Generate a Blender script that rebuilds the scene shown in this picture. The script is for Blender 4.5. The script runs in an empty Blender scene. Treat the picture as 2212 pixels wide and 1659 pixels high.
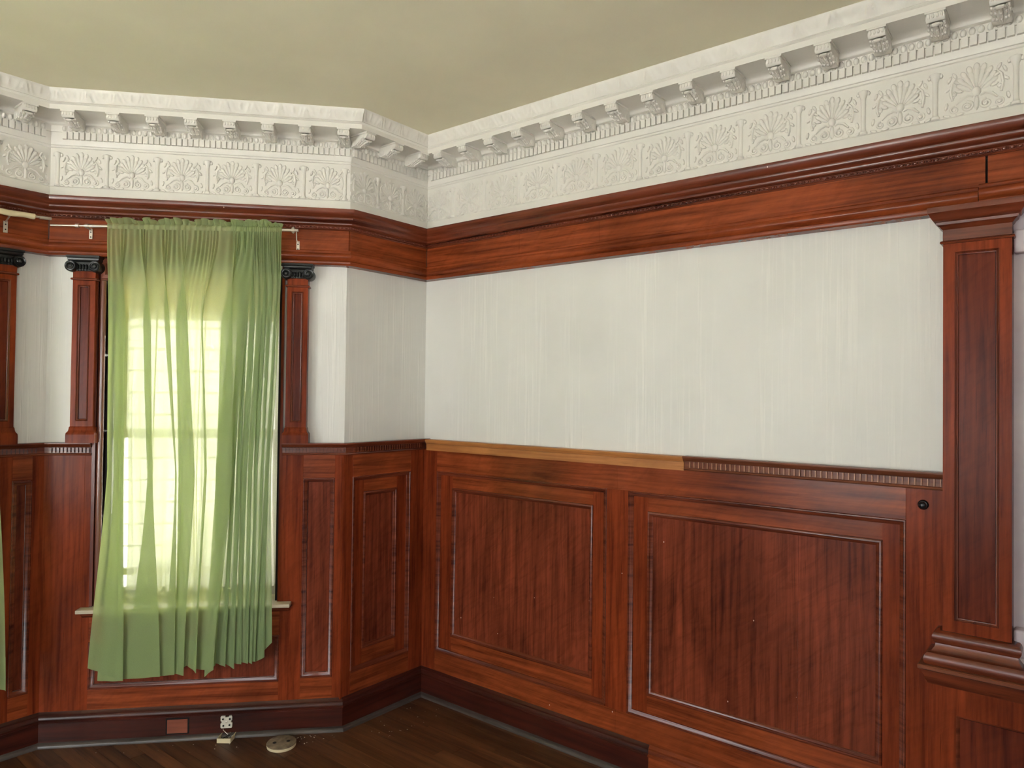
import bpy, bmesh, math, random
import numpy as np
from mathutils import Vector, Matrix
random.seed(7)
PI = math.pi
SC = bpy.context.scene
COL = SC.collection

# ------------------------------------------------------------ camera, world, light, exposure
CAM = Vector((-2.73296, -2.77482, 1.6))
R_ = Vector((0.62228909, -0.7827029, 0.01150911)); U_ = Vector((-0.0197022, -0.0009629, 0.9998054)); F_ = Vector((0.7825395, 0.6223948, 0.0160202))
cd = bpy.data.cameras.new('camera'); cam = bpy.data.objects.new('camera', cd); COL.objects.link(cam)
cd.sensor_width = 36; cd.sensor_fit = 'HORIZONTAL'; cd.lens = 1541.18 / 2212 * 36; cd.clip_start = 0.05
cam.matrix_world = Matrix(((R_.x, U_.x, -F_.x, CAM.x), (R_.y, U_.y, -F_.y, CAM.y), (R_.z, U_.z, -F_.z, CAM.z), (0, 0, 0, 1)))
SC.camera = cam
SC.view_settings.view_transform = 'Standard'; SC.view_settings.look = 'None'
SC.view_settings.gamma = 1; SC.view_settings.use_curve_mapping = False
SC.view_settings.exposure = 1.74
SC.cycles.transparent_max_bounces = 24; SC.cycles.max_bounces = 10; SC.cycles.diffuse_bounces = 6
SC.cycles.sample_clamp_indirect = 6.0
W = bpy.data.worlds.new('sky'); SC.world = W; W.use_nodes = True
bg = W.node_tree.nodes['Background']; bg.inputs[0].default_value = (0.955, 1.0, 1.035, 1); bg.inputs[1].default_value = 3.9
sd = bpy.data.lights.new('sun', 'SUN'); sd.energy = 22; sd.angle = math.radians(3); sd.color = (1, .975, .94)
sun = bpy.data.objects.new('sun', sd); COL.objects.link(sun)       # from behind the house: lights the ground and the added wall outside
sun.rotation_euler = Vector((.35, .75, -1.0)).to_track_quat('-Z', 'Y').to_euler()

# ------------------------------------------------------------ materials
def lin(r, g, b):
    f = lambda c: (c/255/12.92) if c/255 <= 0.04045 else ((c/255+0.055)/1.055)**2.4
    return (f(r), f(g), f(b), 1)
class NT:
    def __init__(s, name):
        s.m = bpy.data.materials.new(name); s.m.use_nodes = True; s.t = s.m.node_tree; s.t.nodes.clear()
        s.out = s.n('ShaderNodeOutputMaterial')
    def n(s, ty, **kw):
        x = s.t.nodes.new(ty)
        for k, v in kw.items():
            if k.startswith('i_'):
                key = k[2:]; key = int(key) if key.isdigit() else key.replace('_', ' ')
                x.inputs[key].default_value = v
            else: setattr(x, k, v)
        return x
    def l(s, a, b): s.t.links.new(a, b)
    def coord(s, scale, rot=(0, 0, 0), kind='Object'):
        c = s.n('ShaderNodeTexCoord'); m = s.n('ShaderNodeMapping'); m.inputs['Scale'].default_value = scale; m.inputs['Rotation'].default_value = rot
        s.l(c.outputs[kind], m.inputs['Vector']); return m.outputs[0]
    def coord_rot(s, rot, scale):
        c = s.n('ShaderNodeTexCoord'); m = s.n('ShaderNodeMapping'); m.inputs['Rotation'].default_value = rot; s.l(c.outputs['Object'], m.inputs['Vector'])
        k = s.n('ShaderNodeMapping'); k.inputs['Scale'].default_value = scale; s.l(m.outputs[0], k.inputs['Vector']); return k.outputs[0]
    def noise(s, vec, scale=1, detail=4, rough=.55, dist=0):
        x = s.n('ShaderNodeTexNoise'); x.inputs['Scale'].default_value = scale; x.inputs['Detail'].default_value = detail
        x.inputs['Roughness'].default_value = rough; x.inputs['Distortion'].default_value = dist; s.l(vec, x.inputs['Vector']); return x.outputs['Fac']
    def ramp(s, fac, stops):
        x = s.n('ShaderNodeValToRGB'); e = x.color_ramp.elements
        while len(e) < len(stops): e.new(0.5)
        for el, (p, c) in zip(e, stops): el.position = p; el.color = c if len(c) == 4 else (*c, 1)
        s.l(fac, x.inputs[0]); return x.outputs[0]
    def mix(s, fac, a, b, mode='MIX'):
        x = s.n('ShaderNodeMix', data_type='RGBA', blend_type=mode)
        if isinstance(fac, (int, float)): x.inputs[0].default_value = fac
        else: s.l(fac, x.inputs[0])
        for v, i in ((a, 6), (b, 7)):
            if isinstance(v, tuple): x.inputs[i].default_value = v
            else: s.l(v, x.inputs[i])
        return x.outputs[2]
    def bsdf(s, col, rough=.5, bump=None, bstr=.2, bdist=.002, coat=0, spec=.5, metal=0):
        b = s.n('ShaderNodeBsdfPrincipled')
        if isinstance(col, tuple): b.inputs['Base Color'].default_value = col
        else: s.l(col, b.inputs['Base Color'])
        if isinstance(rough, (int, float)): b.inputs['Roughness'].default_value = rough
        else: s.l(rough, b.inputs['Roughness'])
        b.inputs['Specular IOR Level'].default_value = spec; b.inputs['Metallic'].default_value = metal
        b.inputs['Coat Weight'].default_value = coat; b.inputs['Coat Roughness'].default_value = .15
        if bump is not None:
            bp = s.n('ShaderNodeBump'); bp.inputs['Strength'].default_value = bstr; bp.inputs['Distance'].default_value = bdist
            s.l(bump, bp.inputs['Height']); s.l(bp.outputs[0], b.inputs['Normal'])
        s.l(b.outputs[0], s.out.inputs[0]); return s.m

def wood(name, dark, light, axis='v', rough=.3, figure=.25, fleck=True, rnd=False, patch=.5, spec=.3):
    N = NT(name)
    sc = dict(v=(1, 1, .045), h=(.045, .045, 1), y=(1, .05, 1))[axis]
    vec = N.coord(sc)
    if rnd:
        oi = N.n('ShaderNodeObjectInfo'); ad = N.n('ShaderNodeVectorMath', operation='ADD'); mu = N.n('ShaderNodeMath', operation='MULTIPLY'); mu.inputs[1].default_value = 37
        N.l(oi.outputs['Random'], mu.inputs[0]); N.l(vec, ad.inputs[0]); N.l(mu.outputs[0], ad.inputs[1]); vec = ad.outputs[0]
    g = N.noise(vec, 42, 7, .6, .3)
    col = N.ramp(g, [(.3, dark), (.52, tuple((a*.4+b*.6) for a, b in zip(dark, light))), (.72, light)])
    big = N.noise(N.coord((1, 1, .6)), 3.2, 3, .5, .4)
    dk = N.ramp(big, [(.32, (.42, .36, .36, 1)), (.52, (.95, .93, .92, 1)), (.68, (1.18, 1.12, 1.05, 1))])
    col = N.mix(patch, col, dk, 'MULTIPLY')
    fig = N.noise(N.coord_rot((.75, .5, 0), (1.6, 1.3, 6)), 5, 4, .6, 1.2)
    fg = N.ramp(fig, [(.34, (.62, .56, .54, 1)), (.52, (1, 1, 1, 1)), (.7, (1.2, 1.15, 1.1, 1))])
    col = N.mix(figure, col, fg, 'MULTIPLY')
    line = N.noise(N.coord(tuple(x*1.0 for x in sc)), 150, 3, .6)
    ln = N.ramp(line, [(.30, (.35, .3, .3, 1)), (.40, (1, 1, 1, 1))])
    col = N.mix(.4, col, ln, 'MULTIPLY')
    if rnd:
        h = N.n('ShaderNodeHueSaturation'); mr = N.n('ShaderNodeMapRange'); mr.inputs['To Min'].default_value = .65; mr.inputs['To Max'].default_value = 1.3
        N.l(oi.outputs['Random'], mr.inputs[0]); N.l(mr.outputs[0], h.inputs['Value']); N.l(col, h.inputs['Color']); col = h.outputs[0]
    if fleck:
        v = N.n('ShaderNodeTexVoronoi'); v.inputs['Scale'].default_value = 11; v.inputs['Randomness'].default_value = 1
        N.l(N.coord((1, 1, .7)), v.inputs['Vector'])
        wn = N.ramp(v.outputs['Distance'], [(.018, (1, 1, 1, 1)), (.028, (0, 0, 0, 1))])
        sp = N.n('ShaderNodeSeparateColor'); N.l(v.outputs['Color'], sp.inputs[0])
        th = N.n('ShaderNodeMath', operation='GREATER_THAN'); th.inputs[1].default_value = .72; N.l(sp.outputs[0], th.inputs[0])
        mu = N.n('ShaderNodeMath', operation='MULTIPLY'); N.l(wn, mu.inputs[0]); N.l(th.outputs[0], mu.inputs[1])
        col = N.mix(mu.outputs[0], col, lin(205, 170, 150))
    rr = rough
    return N.bsdf(col, rr, N.noise(vec, 60, 5), .12, .002, spec=spec)

M = {}
M['wood_v'] = wood('cherry_wood_vertical', lin(86, 32, 17), lin(140, 62, 33), 'v', .24, spec=.1)
M['wood_h'] = wood('cherry_wood_horizontal', lin(88, 35, 18), lin(154, 75, 40), 'h', .24, spec=.2)
M['panel'] = wood('cherry_panel_board', lin(78, 33, 21), lin(134, 64, 42), 'v', .24, .45, patch=.55, spec=.14)
M['panel_dark'] = wood('cherry_panel_board_dark', lin(70, 27, 17), lin(112, 48, 30), 'v', .24, .3, patch=.5, spec=.14)
M['mould'] = wood('cherry_moulding', lin(70, 28, 17), lin(122, 58, 36), 'h', .25, 0, patch=.3, spec=.5)
M['mould_v'] = wood('cherry_moulding_vertical', lin(68, 27, 17), lin(116, 54, 35), 'v', .25, 0, patch=.3, spec=.5)
M['pine'] = wood('pale_new_moulding', lin(150, 92, 48), lin(190, 128, 72), 'h', .4, .1, patch=.3)
M['rail_worn'] = wood('worn_rail', lin(84, 44, 28), lin(128, 74, 50), 'h', .3, 0, patch=.2, spec=.2)
M['roll'] = wood('polished_highlit_roll', lin(86, 46, 36), lin(128, 74, 60), 'v', .2, 0, patch=.2, spec=1.)  # base colour lightened to carry the window's highlight on the roll
M['rail_edge'] = wood('worn_rail_edges', lin(150, 100, 76), lin(196, 146, 116), 'v', .3, 0, patch=.2, spec=.2)
M['base'] = wood('dark_baseboard', lin(40, 16, 12), lin(78, 33, 23), 'h', .28, .1, patch=.5, spec=.35)
M['shoe'] = wood('dusty_shoe_moulding', lin(44, 36, 34), lin(92, 84, 80), 'h', .3, .1, patch=.5, spec=.5)
M['floor'] = wood('dark_oak_plank', lin(58, 34, 22), lin(112, 72, 46), 'y', .38, .15, rnd=True, patch=.4)
M['block'] = wood('red_wood_block', lin(112, 58, 42), lin(140, 80, 60), 'h', .5, 0, patch=.2)

def plaster(name, col, streak=0., rough=.6, bump=.08, mottled=.0):
    N = NT(name); c = col
    n1 = N.noise(N.coord((1, 1, 1)), 2.0, 3)
    c = N.mix(1, col, N.ramp(n1, [(.3, (.93, .93, .93, 1)), (.7, (1.03, 1.03, 1.03, 1))]), 'MULTIPLY')
    if mottled:
        c = N.mix(mottled, c, N.ramp(N.noise(N.coord((1, 1, 1)), 4, 4), [(.35, lin(160, 146, 160)), (.65, lin(214, 204, 206))]))
    b = N.noise(N.coord((1, 1, 1)), 60, 4)
    if streak:
        s1 = N.noise(N.coord((1, 1, .025)), 75, 3, .5, .2)
        gate = N.ramp(N.noise(N.coord((1, 1, .12)), 5, 2), [(.42, (0, 0, 0, 1)), (.6, (1, 1, 1, 1))])
        st = N.ramp(s1, [(.5, (0, 0, 0, 1)), (.66, (1, 1, 1, 1))])
        b = N.mix(1, st, gate, 'MULTIPLY')
        sf = N.mix(1, b, (.35, .35, .35, 1), 'MULTIPLY')
        c = N.mix(sf, c, lin(236, 234, 226))
    return N.bsdf(c, rough, b, bump if not streak else streak, .003)
M['white'] = plaster('painted_plaster_white', lin(219, 216, 208), rough=.42)
M['paper'] = plaster('embossed_painted_wallpaper', lin(216, 215, 209), streak=.35, rough=.5)
M['lilac'] = plaster('unpainted_lilac_wall', lin(200, 190, 194), rough=.7, mottled=.4)
M['ceil'] = plaster('olive_cream_ceiling', lin(230, 225, 198), rough=.8, bump=.03)
M['black'] = NT('dark_green_black_lacquer').bsdf(lin(15, 18, 16), .28)
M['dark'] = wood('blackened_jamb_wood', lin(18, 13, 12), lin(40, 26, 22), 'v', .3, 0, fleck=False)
M['gap'] = NT('dark_gap').bsdf(lin(12, 9, 8), .9)
M['sash'] = NT('white_sash_paint').bsdf(lin(190, 186, 172), .5)
M['metal'] = NT('brushed_nickel').bsdf(lin(196, 186, 172), .32, metal=.75)
M['plastic'] = NT('ivory_plastic').bsdf(lin(196, 190, 176), .45)
M['cream'] = NT('cream_edge').bsdf(lin(206, 192, 156), .6)
M['knob'] = NT('blackened_bronze').bsdf(lin(34, 32, 32), .25, metal=.5)
M['ground'] = plaster('pale_paving', lin(226, 224, 216))
N = NT('grey_brown_backing'); M['disc'] = N.bsdf(N.ramp(N.noise(N.coord((1, 1, 1)), 40, 5), [(.3, lin(92, 78, 62)), (.7, lin(140, 124, 102))]), .8)
N = NT('window_glass'); g = N.n('ShaderNodeBsdfGlass'); g.inputs['IOR'].default_value = 1.02; g.inputs['Roughness'].default_value = 0
tr = N.n('ShaderNodeBsdfTransparent'); gl = N.n('ShaderNodeBsdfGlossy'); gl.inputs['Roughness'].default_value = .02
fr = N.n('ShaderNodeFresnel'); fr.inputs[0].default_value = 1.45; mx = N.n('ShaderNodeMixShader')
N.l(fr.outputs[0], mx.inputs[0]); N.l(tr.outputs[0], mx.inputs[1]); N.l(gl.outputs[0], mx.inputs[2]); N.l(mx.outputs[0], N.out.inputs[0]); N.t.nodes.remove(g); M['glass'] = N.m
def sheer(name, col, tcol, opacity, weave=900, trans=.5):
    N = NT(name)
    d = N.n('ShaderNodeBsdfDiffuse'); d.inputs[0].default_value = col
    t = N.n('ShaderNodeBsdfTranslucent'); t.inputs[0].default_value = tcol
    a = N.n('ShaderNodeMixShader'); a.inputs[0].default_value = trans; N.l(d.outputs[0], a.inputs[1]); N.l(t.outputs[0], a.inputs[2])
    tp = N.n('ShaderNodeBsdfTransparent')
    op = N.ramp(N.noise(N.coord((1, 1, 1)), weave, 2), [(.3, (opacity-.08,)*3), (.7, (opacity+.08,)*3)])
    # threads hide more of what is behind where the cloth is seen edge-on
    lw = N.n('ShaderNodeLayerWeight'); lw.inputs[0].default_value = .35
    mm = N.n('ShaderNodeMath', operation='MULTIPLY_ADD'); N.l(lw.outputs['Facing'], mm.inputs[0]); mm.inputs[1].default_value = 1-opacity; N.l(op, mm.inputs[2]); mm.use_clamp = True
    b = N.n('ShaderNodeMixShader'); N.l(mm.outputs[0], b.inputs[0]); N.l(tp.outputs[0], b.inputs[1]); N.l(a.outputs[0], b.inputs[2])
    N.l(b.outputs[0], N.out.inputs[0]); return N.m
M['green_dense'] = sheer('green_sheer_voile_doubled', lin(162, 182, 134), lin(156, 172, 108), .80)
M['green'] = sheer('green_sheer_voile', lin(180, 198, 146), lin(180, 192, 116), .64)
M['lace'] = sheer('cream_lace', lin(240, 237, 226), lin(244, 241, 230), .88, 260)
M['shade'] = sheer('cream_roller_shade_cloth', lin(214, 204, 160), lin(222, 208, 150), .80, 300)

# ------------------------------------------------------------ geometry helpers
PTS = [Vector((0, -6.0)), Vector((0, 0)), Vector((-0.538, 0)), Vector((-1.511, 0.905)), Vector((-6.0, 0.905))]
class WallFrame:
    def __init__(s, o, d): s.o = Vector(o); s.d = Vector(d).normalized(); s.n = Vector((-s.d.y, s.d.x))
    def p(s, t, z, o=0.): q = s.o + s.d*t + s.n*o; return Vector((q.x, q.y, z))
WR = WallFrame((0, 0), (0, 1)); WE = WallFrame(PTS[1], PTS[2]-PTS[1]); WW = WallFrame(PTS[2], PTS[3]-PTS[2]); WL = WallFrame(PTS[3], (-1, 0))
LW = (PTS[3]-PTS[2]).length
def offpath(pts, o):
    out = []; n = len(pts); sg = []
    for i in range(n-1):
        d = (pts[i+1]-pts[i]).normalized(); sg.append((pts[i]+Vector((-d.y, d.x))*o, d))
    out.append(sg[0][0].copy())
    for i in range(1, n-1):
        p, d = sg[i-1]; q, e = sg[i]; den = d.x*e.y-d.y*e.x; r = q-p
        out.append(p+d*((r.x*e.y-r.y*e.x)/den))
    out.append(pts[-1]+Vector((-sg[-1][1].y, sg[-1][1].x))*o)
    return out
def rail_path(a, b):
    """piece of the room outline; a, b = (wall index 0..3, t in wall frame)"""
    fr = [WR, WE, WW, WL]
    P0 = fr[a[0]].p(a[1], 0).xy; P1 = fr[b[0]].p(b[1], 0).xy
    return [P0] + [PTS[k] for k in range(a[0]+1, b[0]+1)] + [P1]
class MB:
    def __init__(s): s.v = []; s.f = []
    def add(s, vs, fs): n = len(s.v); s.v += [tuple(v) for v in vs]; s.f += [tuple(i+n for i in f) for f in fs]; return s
    def box(s, w, t0, t1, z0, z1, o0, o1):
        v = [w.p(t, z, o) for t in (t0, t1) for z in (z0, z1) for o in (o0, o1)]
        return s.add(v, [(0, 1, 3, 2), (4, 6, 7, 5), (0, 4, 5, 1), (2, 3, 7, 6), (0, 2, 6, 4), (1, 5, 7, 3)])
    def wbox(s, x0, x1, y0, y1, z0, z1): return s.box(WallFrame((0, 0), (1, 0)), x0, x1, z0, z1, y0, y1)
    def sweep(s, pts, prof, cap=True, sub=None, disp=None):
        rows = []
        for o, z in prof:
            pp = offpath(pts, o)
            rows.append([(p.x, p.y, z) for p in pp])
        n = len(pts); m = len(prof); vs = [v for r in rows for v in r]; fs = []
        for i in range(m-1):
            for j in range(n-1): fs.append((i*n+j, i*n+j+1, (i+1)*n+j+1, (i+1)*n+j))
        if cap: fs += [tuple(i*n for i in range(m)), tuple(i*n+n-1 for i in range(m-1, -1, -1))]
        return s.add(vs, fs)
    def frame(s, w, t0, t1, z0, z1, prof, fill=False):
        """mitred picture-frame moulding; prof = [(inset, off)]"""
        vs = []; fs = []
        for ins, o in prof:
            vs += [w.p(t0+ins, z0+ins, o), w.p(t1-ins, z0+ins, o), w.p(t1-ins, z1-ins, o), w.p(t0+ins, z1-ins, o)]
        for i in range(len(prof)-1):
            for j in range(4): k = (j+1) % 4; fs.append((i*4+j, i*4+k, i*4+4+k, i*4+4+j))
        if fill: b = (len(prof)-1)*4; fs.append((b, b+1, b+2, b+3))
        return s.add(vs, fs)
    def tube(s, path, r, n=8, cap=True, closed=False):
        path = [Vector(p) for p in path]; vs = []; fs = []; m = len(path)
        rs = r if isinstance(r, (list, tuple)) else [r]*m
        for i, p in enumerate(path):
            d = (path[min(i+1, m-1)]-path[max(i-1, 0)]).normalized()
            a = d.orthogonal().normalized() if i == 0 else (a_prev - d*a_prev.dot(d)).normalized()
            a_prev = a; b = d.cross(a)
            for k in range(n): q = 2*PI*k/n; vs.append(p+(a*math.cos(q)+b*math.sin(q))*rs[i])
        for i in range(m-1):
            for k in range(n): l = (k+1) % n; fs.append((i*n+k, i*n+l, i*n+n+l, i*n+n+k))
        if cap: fs += [tuple(range(n-1, -1, -1)), tuple((m-1)*n+k for k in range(n))]
        return s.add(vs, fs)
    def lathe(s, c, axis, prof, n=20):
        """prof=[(r, h)] along axis"""
        ax = Vector(axis).normalized(); a = ax.orthogonal().normalized(); b = ax.cross(a); c = Vector(c); vs = []; fs = []
        for r, h in prof:
            for k in range(n): q = 2*PI*k/n; vs.append(c+ax*h+(a*math.cos(q)+b*math.sin(q))*r)
        m = len(prof)
        for i in range(m-1):
            for k in range(n): l = (k+1) % n; fs.append((i*n+k, i*n+l, i*n+n+l, i*n+n+k))
        fs += [tuple(range(n-1, -1, -1)), tuple((m-1)*n+k for k in range(n))]
        return s.add(vs, fs)
    def blob(s, c, ax, ay, az, nu=8, nv=4, half=False):
        """ellipsoid with half-axes ax, ay, az (vectors); half keeps only az side"""
        c = Vector(c); ax, ay, az = Vector(ax), Vector(ay), Vector(az); vs = []; fs = []
        a0 = 0 if half else -PI/2
        for j in range(nv+1):
            th = a0 + (PI/2-a0)*j/nv
            for k in range(nu): q = 2*PI*k/nu; vs.append(c+ax*(math.cos(th)*math.cos(q))+ay*(math.cos(th)*math.sin(q))+az*math.sin(th))
        for j in range(nv):
            for k in range(nu): l = (k+1) % nu; fs.append((j*nu+k, j*nu+l, j*nu+nu+l, j*nu+nu+k))
        return s.add(vs, fs)
    def mesh(s, name, mat, smooth=True):
        me = bpy.data.meshes.new(name); me.from_pydata(s.v, [], s.f)
        bm = bmesh.new(); bm.from_mesh(me); bmesh.ops.remove_doubles(bm, verts=bm.verts, dist=1e-6); bmesh.ops.recalc_face_normals(bm, faces=bm.faces); bm.to_mesh(me); bm.free()
        me.materials.append(mat)
        if smooth:
            me.polygons.foreach_set('use_smooth', [True]*len(me.polygons)); me.set_sharp_from_angle(angle=math.radians(38))
        return me
    def build(s, name, mat, parent=None, smooth=True, **props):
        return link(name, s.mesh(name, mat, smooth), parent, **props)
def link(name, data, parent=None, loc=None, **props):
    o = bpy.data.objects.new(name, data); COL.objects.link(o)
    if loc is not None: o.location = loc
    if parent is not None:
        o.parent = parent; o.matrix_parent_inverse = Matrix.Translation(-Vector(parent['_loc'] if '_loc' in parent else parent.location))
    for k, v in props.items(): o[k] = v
    return o
def thing(name, label, cat, loc, group=None):
    o = bpy.data.objects.new(name, None); COL.objects.link(o); o.location = loc; o.empty_display_size = .05
    o['label'] = label; o['category'] = cat
    if group: o['group'] = group
    return o
def bevel(o, w=.0015, seg=2):
    m = o.modifiers.new('bevel', 'BEVEL'); m.width = w; m.segments = seg; m.limit_method = 'ANGLE'; m.angle_limit = .6; return o
ST = dict(kind='structure')

# ------------------------------------------------------------ room shell
H = 2.905
MB().wbox(-6.3, .3, -6.3, 1.6, -.06, -.012).build('floor', M['base'], **ST)
floor = bpy.data.objects['floor']
MB().wbox(-6.3, .3, -6.3, 1.6, H, H+.1).build('ceiling', M['ceil'], **ST)
def wall(name, w, t0, t1, mat, openings=(), th=.25, z1=H):
    b = MB(); cur = t0
    for (a, c, za, zc) in sorted(openings):
        b.box(w, cur, a, -.02, z1, -th, 0); b.box(w, a, c, -.02, za, -th, 0); b.box(w, a, c, zc, z1, -th, 0); cur = c
    b.box(w, cur, t1, -.02, z1, -th, 0)
    return b.build(name, mat, smooth=False, **ST)
WIN1 = (.291, 1.106, .60, 2.215)
WIN2 = (.285, 1.10, .60, 2.215); WIN3 = (1.65, 2.85, .50, 2.4); WIN4 = (3.15, 4.4, .50, 2.4)
wall_right = wall('wall_right', WR, -6.2, 0, M['paper'])
MB().box(WR, -6.0, -2.61, 0, H-.2, .0, .004).build('bare_plaster', M['lilac'], wall_right)
wall_end = wall('wall_end', WE, -.2, .538, M['paper'])
wall_window = wall('wall_window', WW, 0, LW+.3, M['paper'], [WIN1])
wall_left = wall('wall_left', WL, -.2, 4.7, M['paper'], [WIN2, WIN3, WIN4])
WREAR = WallFrame((-6, .905), (0, -1)); WBACK = WallFrame((-6, -6), (1, 0))
RW = [(1.0, 2.4, .5, 2.4), (3.4, 4.4, .5, 2.3)]; BW = [(1.0, 2.6, .6, 2.3)]
wall_rear = wall('wall_rear', WREAR, -.2, 7.1, M['paper'], RW)
wall_back = wall('wall_back', WBACK, -.2, 6.2, M['paper'], BW)
MB().wbox(-30, 30, -30, 30, -1.2, -1.15).build('ground', M['ground'], **ST)

added_wall = WallFrame((1.2, 3.1), PTS[3]-PTS[2])     # unseen wall, added to dim the sky behind the window facing us
M["added_siding"] = plaster("added_siding_grey", lin(158, 158, 148))
b = MB()
for k in range(28): b.add([added_wall.p(t, z, o) for t, z, o in ((-3.2, -1.2+.2*k, .02), (3.2, -1.2+.2*k, .02), (3.2, -1.0+.2*k, 0), (-3.2, -1.0+.2*k, 0))], [(0, 1, 2, 3)])
b.box(added_wall, -3.2, 3.2, -1.2, 4.4, -.3, -.001); b.build('added_wall_outside', M['added_siding'], smooth=False, **ST)
# portals help the sky light through each opening
def portal(w, op):
    t0, t1, z0, z1 = op; l = bpy.data.lights.new('window_portal', 'AREA'); l.shape = 'RECTANGLE'; l.size = t1-t0; l.size_y = z1-z0
    l.cycles.is_portal = True
    o = bpy.data.objects.new('window_portal', l); COL.objects.link(o)
    c = w.p((t0+t1)/2, (z0+z1)/2, -.27); n = Vector((w.n.x, w.n.y, 0))
    o.matrix_world = Matrix.Translation(c) @ n.to_track_quat('-Z', 'Z').to_matrix().to_4x4()
for w, op in ((WW, WIN1), (WL, WIN2), (WL, WIN3), (WL, WIN4), *((WREAR, q) for q in RW), *((WBACK, q) for q in BW)): portal(w, op)

# floor planks, running parallel to the right wall
pw = .062; meshes = {}
for i in range(58):
    x1 = -.004 - i*pw; y = .93 - random.random()*.5; ys = [.93, y]
    while y > -3.6: y -= random.uniform(.7, 1.5); ys.append(max(y, -3.7))
    for a, b in zip(ys, ys[1:]):
        if x1 > -.538 and b > .01: continue
        if x1 > -.538: a = min(a, .03)
        ln = a-b-.0012
        if ln < .03: continue
        o = MB().wbox(-pw/2+.0006, pw/2-.0006, -ln/2, ln/2, -.012, 0).build('plank', M['floor'], floor, smooth=False)
        o.location = (x1-pw/2, (a+b)/2, random.uniform(-.0004, .0004))

# ------------------------------------------------------------ windows
def window(name, w, op, detail=True):
    t0, t1, z0, z1 = op
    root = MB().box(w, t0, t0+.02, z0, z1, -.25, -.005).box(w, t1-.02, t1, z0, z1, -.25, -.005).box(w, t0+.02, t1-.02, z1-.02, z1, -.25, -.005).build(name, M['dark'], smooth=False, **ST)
    bevel(MB().box(w, t0+.02, t1-.02, z0-.02, z0+.012, -.25, -.0).build('sill', M['sill'], root, smooth=False), .003)
    mid = (z0+z1)/2 - .006
    up = MB(); zu = mid-.02
    up.box(w, t0+.02, t0+.062, zu, z1-.02, -.20, -.165).box(w, t1-.062, t1-.02, zu, z1-.02, -.20, -.165).box(w, t0+.062, t1-.062, z1-.075, z1-.02, -.20, -.165).box(w, t0+.062, t1-.062, zu, zu+.035, -.20, -.165)
    s = up.build('upper_sash', M['sash'], root, smooth=False)
    MB().box(w, t0+.062, t1-.062, zu+.035, z1-.075, -.184, -.181).build('pane', M['glass'], s, smooth=False)
    lo = MB(); zl = z0+.012
    lo.box(w, t0+.02, t0+.062, zl, zu+.03, -.16, -.125).box(w, t1-.062, t1-.02, zl, zu+.03, -.16, -.125).box(w, t0+.062, t1-.062, zl, zl+.05, -.16, -.125).box(w, t0+.062, t1-.062, zu-.005, zu+.03, -.16, -.125)
    s = lo.build('lower_sash', M['sash'], root, smooth=False)
    if detail: MB().box(w, t0+.062, t1-.062, .722, .752, -.158, -.13).build('sash_bar', M['sash'], s, smooth=False)
    MB().box(w, t0+.062, t1-.062, zl+.05, zu-.005, -.144, -.141).build('pane', M['glass'], s, smooth=False)
    return root
M['sill'] = wood('dusty_lit_window_sill', lin(150, 134, 112), lin(208, 198, 178), 'h', .4, 0, patch=.3)  # dust tone, lightened further for the window light falling on it
window_1 = window('window_1', WW, WIN1); window_2 = window('window_2', WL, WIN2)
window('window_3', WL, WIN3, False); window('window_4', WL, WIN4, False)
n = 5
for w, ops in ((WREAR, RW), (WBACK, BW)):
    for op in ops: window('window_%d' % n, w, op, False); n += 1
# folding shutters, jamb roll and head block in the reveal of the window facing us
for w, root in ((WW, window_1), (WL, window_2)):
    T = 1.106 if w is WW else 1.10
    MB().tube([w.p(T-.014, .615, .010), w.p(T-.014, 2.105, .010)], .0138, 18).build('jamb_roll', M['roll'], root)
    MB().box(w, T, T+.014, .62, 2.2, .0, .026).build('casing_edge', M['mould_v'], root, smooth=False)
    MB().box(w, T-.068, T-.002, 2.108, 2.212, -.035, .012).frame(w, T-.064, T-.006, 2.112, 2.208, [(0, .012), (.004, .02), (.02, .022), (.026, .012)]).build('head_block', M['block'], root, smooth=False)
    for k in range(2):
        for z0, z1 in ((.625, 1.015), (1.025, 1.41), (1.42, 1.76), (1.77, 2.10)):
            b = MB().box(w, T-.036-.016*k, T-.026-.016*k, z0, z1, -.11+.02*k, -.012-.018*k)
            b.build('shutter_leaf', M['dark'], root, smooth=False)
    for z in (.78, 1.86):
        h = MB().box(w, T-.062, T-.05, z, z+.13, -.05, -.02).build('hinge', M['black'], root, smooth=False)
        MB().tube([w.p(T-.064, z+.01, -.02), w.p(T-.064, z+.12, -.02)], .004, 8).build('hinge_pin', M['metal'], h)
    MB().box(w, .285, .297, .615, 2.2, .0, .02).build('casing_edge', M['wood_v'], root, smooth=False)
    # stool and the moulding under it
    st = bevel(MB().box(w, .232, T+.052, .600, .616, .0, .074).build('stool', M['sill'], root, smooth=False), .003)
    MB().sweep([w.p(T+.03, 0, .0).xy, w.p(T+.03, 0, .03).xy, w.p(.25, 0, .03).xy, w.p(.25, 0, 0).xy][::-1], [(0, .572), (.006, .575), (.012, .585), (.014, .594), (.024, .600), (-.005, .600)]).build('stool_moulding', M['mould'], root)

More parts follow.
